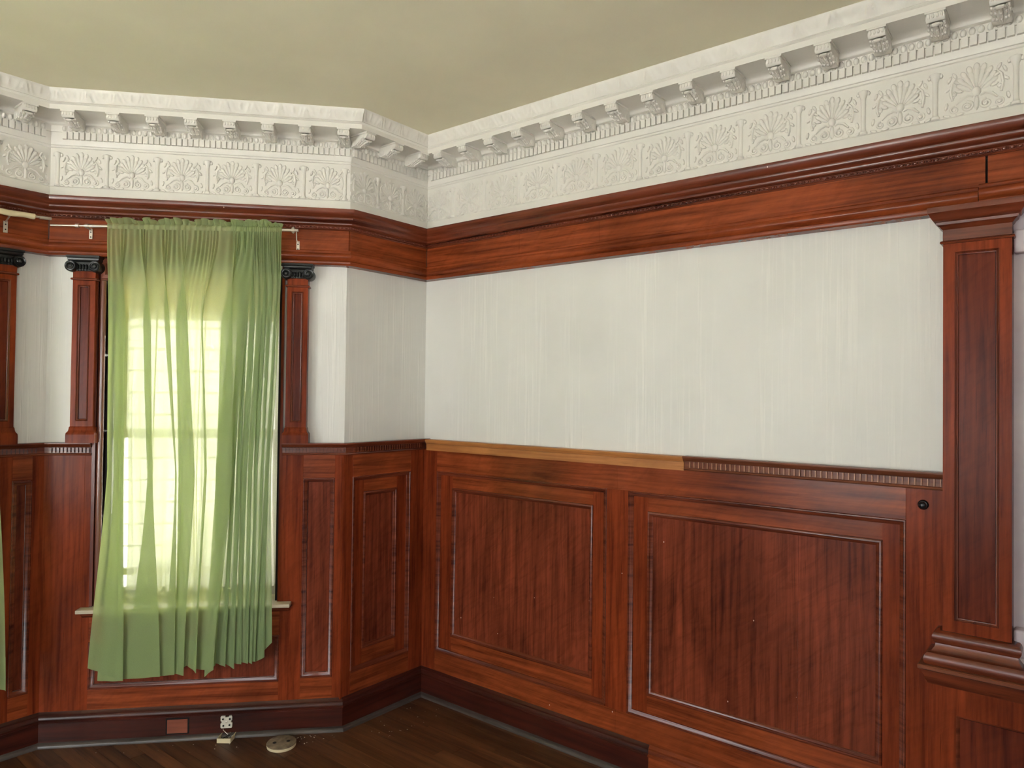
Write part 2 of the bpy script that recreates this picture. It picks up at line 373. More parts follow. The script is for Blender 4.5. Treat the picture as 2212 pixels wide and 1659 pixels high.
# ------------------------------------------------------------ wainscot panelling
FO = .022
def stile(w, t0, t1, z0, z1, parent, mat='wood_v', name='stile', off=FO):
    return bevel(MB().box(w, t0, t1, z0, z1, 0, off).build(name, M[mat], parent, smooth=False), .0008, 1)
OUT = [(0, .022), (.002, .0245), (.006, .0245), (.008, .021), (.013, .019), (.017, .0145), (.020, .0135), (.021, .010)]
INN = [(0, .010), (.001, .0145), (.005, .017), (.010, .0165), (.012, .012), (.016, .010), (.020, .006), (.022, .004)]
def panel(w, t0, t1, z0, z1, parent, seams=(), inner=None, base=0.):
    """t0<t1. outer moulding + flat frame + inner moulding + boards"""
    MB().frame(w, t0, t1, z0, z1, OUT).build('outer_moulding', M['mould'], parent)
    if inner:
        a, b, c, d = inner
        f = MB(); g0, g1, g2, g3 = t0+.018, t1-.018, z0+.018, z1-.018
        for (x0, x1, y0, y1, m) in ((g0, a+.002, g2, g3, 'wood_v'), (b-.002, g1, g2, g3, 'wood_v'), (a+.002, b-.002, g2, c+.002, 'wood_h'), (a+.002, b-.002, d-.002, g3, 'wood_h')):
            MB().box(w, x0, x1, y0, y1, 0, .010).build('flat_frame', M[m], parent, smooth=False)
        MB().frame(w, a, b, c, d, INN).build('inner_moulding', M['mould'], parent)
        xs = [a+.02]+list(seams)+[b-.02]; zz = (c+.02, d-.02)
    else:
        xs = [t0+.02]+list(seams)+[t1-.02]; zz = (z0+.02, z1-.02)
    xs = sorted(xs)
    for p, q in zip(xs, xs[1:]):
        MB().box(w, p+.0005, q-.0005, zz[0], zz[1], 0, .004+random.uniform(-.0004, .0004)).build('panel_board', M['panel'], parent, smooth=False)
ZB, ZT, ZR = .252, 1.197, 1.31
# right wall
P1 = (-1.155, -.118, ZB, ZT); P2 = (-2.318, -1.262, ZB, ZT); P3 = (-3.9, -2.95, ZB, ZT)
stile(WR, -.118, 0, .1, ZR, wall_right); stile(WR, -1.262, -1.155, ZB, ZT, wall_right)
stile(WR, -2.60, -2.318, .1, ZR-.0, wall_right)
for a, b in ((-1.2085, -.118), (-2.318, -1.2085)):
    stile(WR, a, b, ZT, ZR, wall_right, 'wood_h', 'rail'); stile(WR, a, b, .1, ZB, wall_right, 'wood_h', 'rail')
panel(WR, *P1, wall_right, (-.495, -.798), (-1.08, -.221, .347, 1.116))
panel(WR, *P2, wall_right, (-1.648, -1.963), (-2.245, -1.350, .347, 1.118))
# end wall
stile(WE, 0.0, .118, .1, ZR, wall_end); stile(WE, .50, .538+.02, .1, ZR, wall_end)
stile(WE, .118, .50, ZT, ZR, wall_end, 'wood_h', 'rail'); stile(WE, .118, .50, .1, ZB, wall_end, 'wood_h', 'rail')
panel(WE, .118, .50, ZB, ZT, wall_end, (.312,), (.204, .424, .347, 1.118))
# window wall
stile(WW, -.01, .040, .1, ZR, wall_window); stile(WW, .187, .285, .1, ZR, wall_window)
stile(WW, .040, .187, ZT, ZR, wall_window, 'wood_h', 'rail'); stile(WW, .040, .187, .1, ZB, wall_window, 'wood_h', 'rail')
panel(WW, .040, .187, ZB, ZT, wall_window)
stile(WW, 1.149, LW, .1, ZR, wall_window); stile(WW, 1.120, 1.149, .1, .6, wall_window); stile(WW, 1.120, 1.149, .6, ZR, wall_window)
stile(WW, .285, 1.120, .459, .60, wall_window, 'wood_h', 'rail'); stile(WW, .285, 1.120, .1, ZB-.01, wall_window, 'wood_h', 'rail')
panel(WW, .285, 1.120, ZB-.01, .459, wall_window)
# left wall
stile(WL, 0, .054, .1, ZR, wall_left); stile(WL, .130, .285, .1, ZR, wall_left)
stile(WL, .054, .130, ZT, ZR, wall_left, 'wood_h', 'rail'); stile(WL, .054, .130, .1, ZB, wall_left, 'wood_h', 'rail')
panel(WL, .054, .130, ZB, ZT, wall_left)
stile(WL, 1.10, 1.65, .1, ZR, wall_left); stile(WL, .285, 1.10, .1, .60, wall_left, 'wood_h', 'rail')
stile(WL, 2.85, 3.15, .1, ZR, wall_left); stile(WL, 1.65, 2.85, .1, .50, wall_left, 'wood_h', 'rail')

# baseboards
BP = [(0, .0), (.032, .0), (.032, .104), (.040, .108), (.041, .116), (.035, .120), (.034, .129), (.030, .134), (.031, .141), (.026, .146), (.022, .1525), (0, .1525)]
SP = [(.030, .0), (.050, .0), (.0495, .008), (.046, .014), (.040, .018), (.030, .021)]
def base(name, a, b, mat='base'):
    o = MB().sweep(rail_path(a, b), BP).build(name, M[mat], **ST)
    return o
b_r = base('baseboard_right', (0, -1.3715), (0, 0)); b_e = base('baseboard_end', (1, 0), (1, .538)); b_w = base('baseboard_window', (2, 0), (2, LW)); b_l = base('baseboard_left', (3, 0), (3, 4.5))
for o in (b_r, b_e, b_w, b_l): bpy.data.objects.remove(o)
def base_run(name, a, b, full, mat='base'):
    """mitred run cut from the full outline"""
    pts = rail_path(*full); i, j = a, b
    bb = MB(); bs = MB()
    for m, prof in ((bb, BP), (bs, SP)):
        vs = []; k = len(prof)
        for o, z in prof:
            pp = offpath(pts, o); vs += [(pp[i].x, pp[i].y, z), (pp[j].x, pp[j].y, z)]
        fs = [(2*q, 2*q+1, 2*q+3, 2*q+2) for q in range(k-1)] + [tuple(2*q for q in range(k)), tuple(2*q+1 for q in range(k-1, -1, -1))]
        m.add(vs, fs)
    o = bb.build(name, M[mat], **ST); bs.build('shoe_moulding', M['shoe'], o); return o
FULL = ((0, -1.3715), (3, 4.6))
b_r = base_run('baseboard_right', 0, 1, FULL); b_e = base_run('baseboard_end', 1, 2, FULL); b_w = base_run('baseboard_window', 2, 3, FULL); b_l = base_run('baseboard_left', 3, 4, FULL)
MB().sweep(rail_path((0, -2.41), (0, -1.3725)), BP).build('replacement_length', M['wood_h'], b_r)
MB().sweep(rail_path((0, -2.41), (0, -1.3725)), SP).build('shoe_moulding', M['shoe'], b_r)
pt = MB().box(WW, .683, .771, .032, .094, .032, .036).build('wood_patch', M['block'], b_w, smooth=False, label='reddish wooden block filling an old socket hole')
MB().frame(WW, .676, .778, .026, .1, [(0, .0322), (0, .0335), (.0065, .0335), (.007, .0322)]).build('patch_border', M['gap'], b_w, smooth=False)

# ------------------------------------------------------------ chair rail
RP = [(.0, 1.304), (.029, 1.305), (.032, 1.309), (.030, 1.314), (.025, 1.316), (.025, 1.341), (.033, 1.343), (.036, 1.348), (.044, 1.354), (.046, 1.358), (.045, 1.363), (0, 1.363)]
PP = [(.0, 1.302), (.028, 1.303), (.029, 1.338), (.034, 1.340), (.036, 1.346), (.040, 1.352), (.040, 1.360), (0, 1.361)]
t3 = MB().sweep(rail_path((0, -2.43), (0, -1.5195)), RP).build('trim_3', M['rail_worn'], **ST)
t3['label'] = 'worn brown chair rail with dentils at the right end of the long wall'
def row(parent, w, ta, tb, pitch, mesh, name, z, o, rot=True):
    ang = math.atan2(w.d.y, w.d.x); t = ta; out = []
    while t <= tb+1e-6:
        p = w.p(t, z, o); ob = bpy.data.objects.new(name, mesh); COL.objects.link(ob); ob.parent = parent
        ob.location = p; ob.rotation_euler = (0, 0, ang); out.append(ob); t += pitch
    return out
LF = WallFrame((0, 0), (1, 0))   # local frame: t = x, off = +y
dm = MB().box(LF, -.0018, .0018, -.0115, .0122, -.001, .0072).mesh('rail_dentil', M['rail_edge'], False)
row(t3, WR, -2.42, -1.528, .0186, dm, 'dentil', 1.3285, .025)
t4 = MB().sweep(rail_path((0, -1.5185), (0, -.0445)), PP).build('trim_4', M['pine'], label='paler new plain chair rail left of the worn one', **ST)
t5 = MB().sweep(rail_path((1, .0), (2, .284)), RP).sweep(rail_path((2, 1.122), (3, .283)), RP).build('trim_5', M['mould'], **ST)
rd = MB()
for w, a, b in ((WE, .05, .50), (WW, .0, .275), (WW, 1.128, LW-.03), (WL, .035, .28)):
    t = a
    while t < b: rd.box(w, t, t+.0095, 1.318, 1.340, .024, .0345); t += .0158
rd.build('dentil_row', M['mould'], t5, smooth=False, kind='stuff')
MB().sweep(rail_path((3, 1.10), (3, 1.65)), RP).sweep(rail_path((3, 2.85), (3, 3.15)), RP).build('trim_6', M['mould'], **ST)

# ------------------------------------------------------------ timber entablature
def arc(pts): return pts
EP_low = [(0, 2.210), (.046, 2.211), (.049, 2.216), (.049, 2.228), (.045, 2.231), (.052, 2.236), (.058, 2.245), (.059, 2.255), (.055, 2.263), (.051, 2.267), (.051, 2.276), (.046, 2.281), (0, 2.281)]
EP_top = [(0, 2.374), (.050, 2.375), (.053, 2.379), (.050, 2.382), (.050, 2.395), (.060, 2.397), (.066, 2.401), (.066, 2.408), (.069, 2.412), (.077, 2.419), (.079, 2.427), (.079, 2.431), (.084, 2.435), (.090, 2.443), (.094, 2.453), (.096, 2.459), (.096, 2.470), (0, 2.470)]
full = rail_path((0, -5.9), (3, 4.4))
t2 = MB().sweep(full, EP_top).build('trim_2', M['mould'], **ST)
MB().sweep(rail_path((0, -2.524), (3, 4.4)), EP_low).build('lower_moulding', M['wood_h'], t2)
MB().sweep(rail_path((0, -5.9), (0, -2.526)), [(o*1.0+(.008 if o else 0), z+.006) for o, z in EP_low]).build('lower_moulding', M['wood_h'], t2)
def board(a, b, mat='wood_h', off=.046):
    pts = rail_path(a, b); MB().sweep(pts, [(0, 2.279), (off, 2.279), (off, 2.376), (0, 2.376)]).build('frieze_board', M[mat], t2, smooth=False)
for a, b in ((-.6715, -.0475), (-1.1185, -.6725), (-2.5425, -1.1195), (-5.5, -2.549)): board((0, a), (0, b), off=.046)
MB().box(WR, -2.551, -2.541, 2.285, 2.374, .002, .030).build('board_gap', M['gap'], t2, smooth=False)
board((1, .0475), (1, .538+.018)); board((2, -.01), (2, LW-.02)); board((3, .02), (3, 4.3))
bd = MB()
for w, a, b in ((WR, -3.0, -.06), (WE, .06, .55), (WW, -.01, LW-.02), (WL, .03, .5)):
    t = a; k = 0
    while t < b:
        c = w.p(t, 2.3885, .051); tv = Vector((w.d.x, w.d.y, 0)); nv = Vector((w.n.x, w.n.y, 0))
        if k % 3 == 0: bd.blob(c, tv*.0062, Vector((0, 0, .0055)), nv*.006, 6, 2, True); t += .010
        else: bd.blob(c, tv*.0025, Vector((0, 0, .0055)), nv*.005, 6, 2, True); t += .0052
        k += 1
bd.build('bead_row', M['mould'], t2, kind='stuff')

# ------------------------------------------------------------ plaster cornice
CP = [(.0, 2.45), (.036, 2.45), (.036, 2.519), (.034, 2.523), (.030, 2.526), (.030, 2.700), (.035, 2.703), (.036, 2.710), (.040, 2.712), (.043, 2.720), (.046, 2.730), (.046, 2.767), (.049, 2.768), (.050, 2.797), (.056, 2.799), (.060, 2.802), (.0605, 2.806), (.064, 2.812), (.074, 2.818), (.090, 2.822), (.185, 2.822), (.185, 2.843), (.190, 2.846), (.193, 2.850), (.190, 2.854)]
t1 = MB().sweep(full, CP, cap=False).build('trim_1', M['white'], **ST)
# carved crown: cyma with an acanthus wave pressed into it
cy = [(.190, 2.854), (.193, 2.860), (.194, 2.866), (.196, 2.872), (.200, 2.879), (.205, 2.886), (.210, 2.893), (.213, 2.899), (.214, 2.906)]
def carved(w, ta, tb, mi0, mi1, step=.005):
    """mi = miter slope at each end so that corners meet"""
    n = max(2, int((tb-ta)/step)); vs = []; fs = []; m = len(cy)
    for i in range(n+1):
        for j, (o, z) in enumerate(cy):
            a0 = ta+mi0*o; a1 = tb+mi1*o; t = a0+(a1-a0)*i/n
            u = (t/.115) % 1.0; q = abs(u-.5)*2; v = j/(m-1)
            env = math.sin(PI*v)
            leaf = max(0, 1-((q)/(.92-.55*v+.001))**2) if v < 1 else 0
            vein = .35*math.cos(2*PI*(q*3.2+v*1.1)); tip = math.exp(-((q-.0)/.10)**2-((v-.35)/.3)**2)*.45 + math.exp(-((q-1)/.09)**2-((v-.6)/.25)**2)*.6
            h = env*(leaf*(.8+vein)+tip)*.0085
            vs.append(w.p(t, z-h*.35, o+h))
    for i in range(n):
        for j in range(m-1): a = i*m+j; fs.append((a, a+1, a+m+1, a+m))
    return vs, fs
tq = math.tan(math.atan2((PTS[3]-PTS[2]).y, -(PTS[3]-PTS[2]).x)/2)   # half turning angle at B and L
cr = MB(); cr.add(*carved(WR, -4.1, 0, 0, -1)); cr.add(*carved(WE, 0, .538, 1, tq)); cr.add(*carved(WW, 0, LW, -tq, -tq)); cr.add(*carved(WL, 0, 1.2, tq, 0))
cr.build('carved_crown', M['white'], t1)
dm = MB().box(LF, -.0094, .0094, -.0165, .0165, -.002, .0125).mesh('dentil', M['white'], False)
eg = MB().blob((0, 0, 0), (.0095, 0, 0), (0, 0, .0135), (0, .010, 0), 10, 3, True).box(LF, -.0112, -.0098, -.013, .013, -.001, .0035).mesh('egg', M['white'])
for w, a, b in ((WR, -3.908, -.072), (WE, .075, .545), (WW, .0, LW-.055), (WL, .05, .36)):
    row(t1, w, a, b, .0245, dm, 'dentil', 2.7515, .046); row(t1, w, a+.004, b, .0245, eg, 'egg', 2.783, .049)

def modillion_mesh():
    b = MB(); wd = .024
    # side silhouette (off, z) of the scrolled bracket, hung from the soffit at z = 0
    sil = [(0, 0), (.118, 0), (.120, -.006), (.122, -.014), (.120, -.024), (.112, -.031), (.102, -.030), (.094, -.025), (.084, -.026), (.070, -.033), (.052, -.043), (.034, -.050), (.018, -.052), (.006, -.050), (0, -.044)]
    k = len(sil); vs = [(s*wd, o, z) for s in (-1, 1) for o, z in sil]
    b.add(vs, [tuple(range(k)), tuple(range(2*k-1, k-1, -1))]+[(i, (i+1) % k, (i+1) % k+k, i+k) for i in range(k)])
    b.box(LF, -.029, .029, -.007, 0, 0, .124)
    for s in (-1, 1):                                # volutes on the sides
        b.lathe((s*wd, .108, -.019), (s, 0, 0), [(.012, -.002), (.012, .002), (.007, .0035), (.0035, .0045)], 10)
        b.lathe((s*wd, .022, -.036), (s, 0, 0), [(.014, -.002), (.014, .002), (.008, .0035), (.003, .0045)], 10)
    for i, x in enumerate((-.018, -.006, .006, .018)):     # flutes on the nose
        b.blob((x, .121, -.0165), (.0042, 0, 0), (0, 0, .0095), (0, .004, 0), 6, 2, True)
    for i in (-2, -1, 0, 1, 2):                      # acanthus leaf wrapped under the bracket: five ribs with curled lobes
        pts = [(i*.0035, .020, -.050), (i*.0075, .045, -.046-.002*(2-abs(i))), (i*.0098, .070, -.036-.003*(2-abs(i))), (i*.0092, .090, -.030-.0035*(2-abs(i))), (i*.0072, .104-.004*abs(i), -.034-.003*(2-abs(i)))]
        b.tube(pts, [.003, .0052, .0064, .0060, .0042], 6)
        for k in (1, 2, 3):
            x, y, z = pts[k]; b.blob((x+(.004 if i > 0 else -.004 if i < 0 else 0), y+.004, z), (.0052, .002, 0), (0, .0085, 0), (0, 0, -.0082), 6, 2, True)
    b.blob((0, .104, -.036), (.015, 0, 0), (0, .010, 0), (0, .003, -.009), 8, 3, True)
    return b.mesh('modillion', M['white'])
mm = modillion_mesh()
row(t1, WR, -3.9295, -.2, .1675, mm, 'modillion', 2.8225, .060)
for t in (.204, .375, .553): row(t1, WE, t, t, 1, mm, 'modillion', 2.8225, .060)
for t in (.012, .184, .348, .513, .679, .840, 1.003, 1.185): row(t1, WW, t, t, 1, mm, 'modillion', 2.8225, .060)
row(t1, WL, .142, 1.2, .1675, mm, 'modillion', 2.8225, .060)

def spiral(b, cx, cz, r0, turns, a0, sgn, r=.0038, off=.002):
    pts = []; m = int(14*turns)
    for i in range(m+1):
        q = a0+sgn*2*PI*turns*i/m; rr = r0*(1-.82*i/m); pts.append((cx+rr*math.cos(q), off+.002*i/m, cz+rr*math.sin(q)))
    b.tube(pts, [r*(1-.3*i/m) for i in range(m+1)], 6)
    b.blob((cx, off, cz), (.006, 0, 0), (0, 0, .006), (0, .007, 0), 7, 2, True)
def palmette_mesh():
    b = MB()
    for a in range(-4, 5):                            # fan of ribs
        q = a*.25; L = .078-.0036*abs(a)**1.5; d = Vector((math.sin(q), 0, math.cos(q))); s = Vector((d.z, 0, -d.x)); c = Vector((0, 0, -.018))+d*(.016+L*.5)
        b.blob(c, s*(.0078+.0012*(a == 0)), d*L*.52, (0, .0085, 0), 8, 3, True)
        tip = Vector((0, 0, -.018))+d*(.016+L*1.0)
        b.blob(tip-d*.012, s*(.0098-.0004*abs(a)), d*.0155, (0, .0088, 0), 8, 2, True)
    b.blob((0, 0, -.014), (.013, 0, 0), (0, 0, .016), (0, .010, 0), 9, 3, True)
    b.blob((0, 0, -.05), (.0075, 0, 0), (0, 0, .026), (0, .008, 0), 8, 3, True)
    for s in (-1, 1):
        spiral(b, s*.026, -.058, .017, 1.5, PI/2, s, .0048)
        spiral(b, s*.060, -.062, .013, 1.3, PI/2, -s, .0042)
        spiral(b, s*.062, -.012, .011, 1.2, -PI/2, s, .0038)
        b.tube([(s*.010, .003, -.030), (s*.022, .004, -.024), (s*.040, .005, -.030), (s*.056, .003, -.046)], [.003, .0045, .0055, .003], 6)
        b.tube([(s*.066, .003, -.030), (s*.071, .004, -.002), (s*.067, .005, .024), (s*.055, .003, .040)], [.004, .005, .0045, .002], 6)
        for k, (x, z, q) in enumerate(((.060, .050, .5), (.075, .040, -.4), (.054, .026, 1.0), (.078, .010, -.8), (.048, -.004, 1.3), (.046, -.078, 1.6), (.082, -.078, 1.2), (.084, -.046, -.2))):
            d = Vector((s*math.sin(q), 0, math.cos(q))); t = Vector((d.z, 0, -d.x)); b.blob((s*x, 0, z), t*.0058, d*.0135, (0, .0075, 0), 7, 2, True)
    return b.mesh('palmette', M['white'])
def baluster_mesh():
    b = MB()
    pr = [(.013, -.082), (.013, -.074), (.009, -.070), (.0078, -.060), (.0082, .035), (.009, .045), (.013, .055), (.017, .064), (.017, .069), (.006, .074)]
    n = 9; vs = []; fs = []
    for r, z in pr:
        for k in range(n): q = PI*k/(n-1); vs.append((r*math.cos(q), r*.95*math.sin(q), z))
    for i in range(len(pr)-1):
        for k in range(n-1): fs.append((i*n+k, i*n+k+1, i*n+n+k+1, i*n+n+k))
    b.add(vs, fs)
    for s in (-1, 1): b.blob((s*.017, 0, .060), (.006, 0, 0), (0, 0, .009), (0, .008, 0), 6, 2, True)
    return b.mesh('baluster', M['white'])
pm, bm_ = palmette_mesh(), baluster_mesh(); ZP = 2.608
def relief(w, ts, mesh, name):
    for t in ts: row(t1, w, t, t, 1, mesh, name, ZP, .030)
relief(WR, [-.125-.2187*k+.013 for k in range(0, 18)], pm, 'palmette'); relief(WR, [-.2285+.013-.2187*k+.0 for k in range(0, 18)], bm_, 'baluster')
relief(WE, (.121, .297, .463), pm, 'palmette'); relief(WE, (.209, .380), bm_, 'baluster')
relief(WW, (.094, .314, .530, .752, .970, 1.186), pm, 'palmette'); relief(WW, (-.005+.018, .205, .422, .641, .861, 1.078, 1.287), bm_, 'baluster')
relief(WL, (.11, .33, .55), pm, 'palmette'); relief(WL, (.22, .44), bm_, 'baluster')

# ------------------------------------------------------------ pilasters
def bump(w, t0, t1, o):
    """outline of a block standing on wall w, ordered so that its outside is on the left"""
    return [w.p(t0, 0, 0).xy, w.p(t0, 0, o).xy, w.p(t1, 0, o).xy, w.p(t1, 0, 0).xy]
def shaft(root, w, t0, t1, off, z0, z1, pz0, pz1, m, mat='wood_v', pm='panel_dark'):
    """hollow-faced shaft: block with its own recessed panel"""
    b = MB(); b.box(w, t0, t1, z0, z1, 0, off-.012)
    b.box(w, t0, t0+m, z0, z1, off-.012, off).box(w, t1-m, t1, z0, z1, off-.012, off).box(w, t0+m, t1-m, z0, pz0, off-.012, off).box(w, t0+m, t1-m, pz1, z1, off-.012, off)
    b.build('shaft', M[mat], root, smooth=False)
    MB().frame(w, t0+m, t1-m, pz0, pz1, [(0, off+.0005), (.002, off+.002), (.004, off), (.006, off-.003), (.009, off-.004), (.011, off-.009)]).build('panel_moulding', M['mould_v'], root)
    MB().box(w, t0+m+.010, t1-m-.010, pz0+.010, pz1-.010, off-.012, off-.009).build('shaft_panel', M[pm], root, smooth=False)
def ionic(w, tc, label, group, swap=1):
    root = thing('ionic_pilaster', label, 'pilaster', w.p(tc, 1.363, 0))
    t0, t1, off = tc-.0475, tc+.0475, .052
    shaft(root, w, t0, t1, off, 1.42, 2.145, 1.462, 2.078, .021)
    MB().sweep(bump(w, t0, t1, off), [(0, 1.438), (.003, 1.434), (.004, 1.424), (.006, 1.416), (.012, 1.408), (.013, 1.398), (.013, 1.364)], cap=False).box(w, t0-.0129, t1+.0129, 1.363, 1.40, 0, off+.0129).build('base', M['wood_v'], root)
    MB().sweep(bump(w, t0, t1, off), [(0, 2.098), (.006, 2.100), (.0075, 2.104), (.006, 2.108), (0, 2.110)], cap=False).build('astragal', M['mould'], root)
    c = MB(); c.box(w, t0-.004, t1+.004, 2.140, 2.186, 0, off+.008)
    c.sweep(bump(w, t0, t1, off), [(.004, 2.178), (.014, 2.184), (.018, 2.190), (.018, 2.197), (.022, 2.200), (.022, 2.209), (0, 2.209)], cap=False)
    nv = Vector((w.n.x, w.n.y, 0)); tv = Vector((w.d.x, w.d.y, 0))
    cap = c.build('capital', M['black'], root, label='near-black carved ionic capital')
    for s in (-1, 1):
        cc = w.p(tc+s*.050, 2.160, 0)
        v = MB(); v.lathe(cc, nv, [(.0255, .004), (.0255, off+.020), (.024, off+.024), (.018, off+.021), (.010, off+.021), (.008, off+.028), (.003, off+.031)], 22)
        pts = [cc+nv*(off+.023)+tv*(.022*(1-.75*i/26))*math.cos(PI/2+s*2*PI*1.75*i/26)+Vector((0, 0, 1))*(.022*(1-.75*i/26))*math.sin(PI/2+s*2*PI*1.75*i/26) for i in range(27)]
        v.tube(pts, .0028, 6); v.build('volute', M['black'], cap)
    e = MB()
    for k in (-2, -1, 0, 1, 2): e.blob(w.p(tc+k*.0125, 2.158, off+.008), tv*.0065, Vector((0, 0, .013)), nv*.009, 8, 3, True)
    for k in range(-3, 4): e.blob(w.p(tc+k*.012, 2.143, off+.008), tv*.005, Vector((0, 0, .004)), nv*.005, 6, 2, True)
    e.build('egg_band', M['black'], cap)
    return root
ionic(WW, 1.1565, 'reddish wood pilaster with black ionic capital left of the green curtain', None)
ionic(WW, .2215, 'narrow dark wood pilaster with black ionic capital just right of the green curtain', None)
ionic(WL, .187, 'shadowed wood pilaster with black capital cut by the left picture edge', None)

big = thing('paneled_pilaster', 'tall wide cherry wood pilaster on a pedestal at the right end of the long wall', 'pilaster', WR.p(-2.523, 0, 0))
A0, A1, OF = -2.614, -2.432, .08
shaft(big, WR, A0, A1, OF, .75, 2.17, .903, 2.074, .032)
MB().sweep(bump(WR, A0, A1, OF), [(-.02, 2.100), (.006, 2.102), (.009, 2.106), (.006, 2.111), (.001, 2.113), (.001, 2.148), (.004, 2.150), (.008, 2.156), (.016, 2.162), (.018, 2.170), (.022, 2.172), (.030, 2.182), (.036, 2.195), (.040, 2.199), (.040, 2.216), (-.02, 2.218)]).build('capital', M['mould'], big)
MB().sweep(bump(WR, A0, A1, OF), [(-.02, .752), (.040, .762), (.045, .768), (.047, .780), (.044, .792), (.038, .800), (.030, .802), (.026, .806), (.019, .816), (.017, .828), (.021, .832), (.025, .840), (.026, .850), (.023, .859), (.018, .864), (.004, .866), (-.02, .868)]).build('base', M['mould'], big)
AP = A0-.30                                         # the pedestal runs on past the picture's right edge
MB().sweep(bump(WR, AP, A1, OF), [(-.05, .748), (.056, .748), (.061, .751), (.061, .760), (.058, .763), (-.05, .763)]).box(WR, AP, A1, .748, .7625, 0, OF).build('pedestal_shelf', M['rail_worn'], big, label='dusty-edged shelf on top of the pedestal')
MB().sweep(bump(WR, AP, A1, OF), [(-.05, .702), (.036, .702), (.038, .709), (.043, .716), (.045, .728), (.050, .736), (.052, .748), (-.05, .748)]).build('pedestal_moulding', M['mould'], big)
ped = MB(); q0, q1, po = AP-.034, A1+.034, OF+.034
ped.box(WR, q0, q1, 0, .704, 0, po-.012).box(WR, q0, q0+.075, 0, .704, po-.012, po).box(WR, q1-.075, q1, 0, .704, po-.012, po).box(WR, q0+.075, q1-.075, 0, .2, po-.012, po).box(WR, q0+.075, q1-.075, .620, .704, po-.012, po)
ped.build('pedestal', M['wood_v'], big, smooth=False)
MB().frame(WR, q0+.075, q1-.075, .2, .620, [(0, po), (.003, po-.001), (.007, po-.006), (.010, po-.010)]).build('panel_moulding', M['mould'], big)
MB().box(WR, q0+.084, q1-.084, .21, .611, po-.012, po-.010).build('pedestal_panel', M['panel_dark'], big, smooth=False)
# painted plaster returns beside the capital and base
MB().sweep(bump(WR, A0-.075, A0-.004, .028), [(0, 2.125), (.004, 2.130), (.008, 2.150), (.016, 2.160), (.02, 2.205), (-.02, 2.205)]).box(WR, A0-.05, A0-.002, 2.06, 2.13, 0, .05).build('painted_return', M['lilac'], big, label='lilac painted return beside the capital')
MB().box(WR, A0-.06, A0-.002, .79, .90, 0, .05).box(WR, A0-.09, A0-.002, .754, .82, 0, .06).build('painted_return', M['lilac'], big, label='lilac painted return beside the base')
for o in big.children:
    if o.name.startswith('painted'): bevel(o, .007, 3)

# ------------------------------------------------------------ curtains and rods
def lerp(a, b, x): return a+(b-a)*x
def sm(x): x = min(1, max(0, x)); return x*x*(3-2*x)
def curtain(w, off, ztop, zbot, tl, tr, bl, br, nf, amp, depth, seed, nu=520, nv=56, head=True, gather=46, over=1.35, v0=0., hem=False, ragged=0.):
    rnd = random.Random(seed)
    # uneven folds: phase grows at a varying speed
    sp = [rnd.uniform(.45, 1.7) for _ in range(nf*2)]
    cum = [0]
    for s in sp: cum.append(cum[-1]+s)
    cum = [c/cum[-1] for c in cum]
    am = [rnd.uniform(.45, 1.45) for _ in range(nf*2+1)]
    def ph(u):
        x = u*nf*2; i = min(int(x), nf*2-1); f = x-i
        return x*PI, i, f
    inv = lambda u: np.interp(u, [i/(nf*2) for i in range(nf*2+1)], cum)
    jit = [rnd.uniform(-1, 1) for _ in range(nf*2+2)]
    vs = []; fs = []
    for j in range(nv+1):
        v = v0+(1-v0)*j/nv
        for i in range(nu+1):
            u = i/nu; p, k, f = ph(u); uu = float(inv(u)); A = lerp(am[k], am[k+1], f)
            b = sm((v-.0)/.16) if head else 1.0
            d = depth*(.35+.65*b)*(1+.5*v)
            z0 = ztop(u); zb = zbot(u)+ragged*math.sin(u*61+seed)*math.sin(u*23)
            t_lin = lerp(lerp(tl, tr, lerp(u, uu, b)), lerp(bl, br, lerp(u, uu, b)), sm(v)*.3+v*.7)
            wdt = abs(tr-tl)/nf
            t = t_lin + b*over*wdt/(4*PI)*A*math.sin(2*p+.5*math.sin(3*v+k*0)) * (-1 if tr < tl else 1) * -1
            t += .010*b*math.sin(v*4+lerp(jit[k], jit[k+1], f)*3)*(.3+v)
            o = off + d*A*math.cos(p)*b + (1-b)*.006*math.sin(u*gather*2*PI+math.sin(u*31)) + .003*math.sin(u*90+v*7)*(1-b)
            z = z0 + (zb-z0)*v
            if j == nv: z += .0
            vs.append(w.p(t, z, o))
    m = nu+1
    for j in range(nv):
        for i in range(nu): a = j*m+i; fs.append((a, a+1, a+m+1, a+m))
    return MB().add(vs, fs)
def ruffle(w, off, zrod, tl, tr, seed, nu=420, hgt=.034):
    """rod pocket wrapping the rod and the gathered frill standing above it"""
    rnd = random.Random(seed); vs = []; fs = []; K = 26
    ks = [rnd.uniform(.35, 1) for _ in range(K+2)]; kp = [rnd.uniform(-1, 1) for _ in range(K+2)]
    prof = [(-.0135, .0125), (-.004, .0135), (.006, .012), (.012, .007), (.020, .009), (.030, .012), (.040, .014), (.048, .013)]   # front of pocket, pinch, frill
    for j, (dz, do) in enumerate(prof):
        v = max(0, (dz-.010)/.038)
        for i in range(nu+1):
            u = i/nu; k = u*K; f = sm(k-int(k)); a = lerp(ks[int(k)], ks[int(k)+1], f); b = lerp(kp[int(k)], kp[int(k)+1], f)
            z = zrod(u)+(dz if v <= 0 else .010+v*(hgt*a))
            o = off+do+.002*math.sin(u*150)+.013*v*math.sin(u*K*2*PI*.9+2*b)+.006*v*b
            t = lerp(tl, tr, u)+.010*v*math.cos(u*K*2*PI*.9+2*b)+.0015*math.sin(u*180)
            vs.append(w.p(t, z, o))
    m = nu+1
    for j in range(len(prof)-1):
        for i in range(nu): q = j*m+i; fs.append((q, q+1, q+m+1, q+m))
    return MB().add(vs, fs)
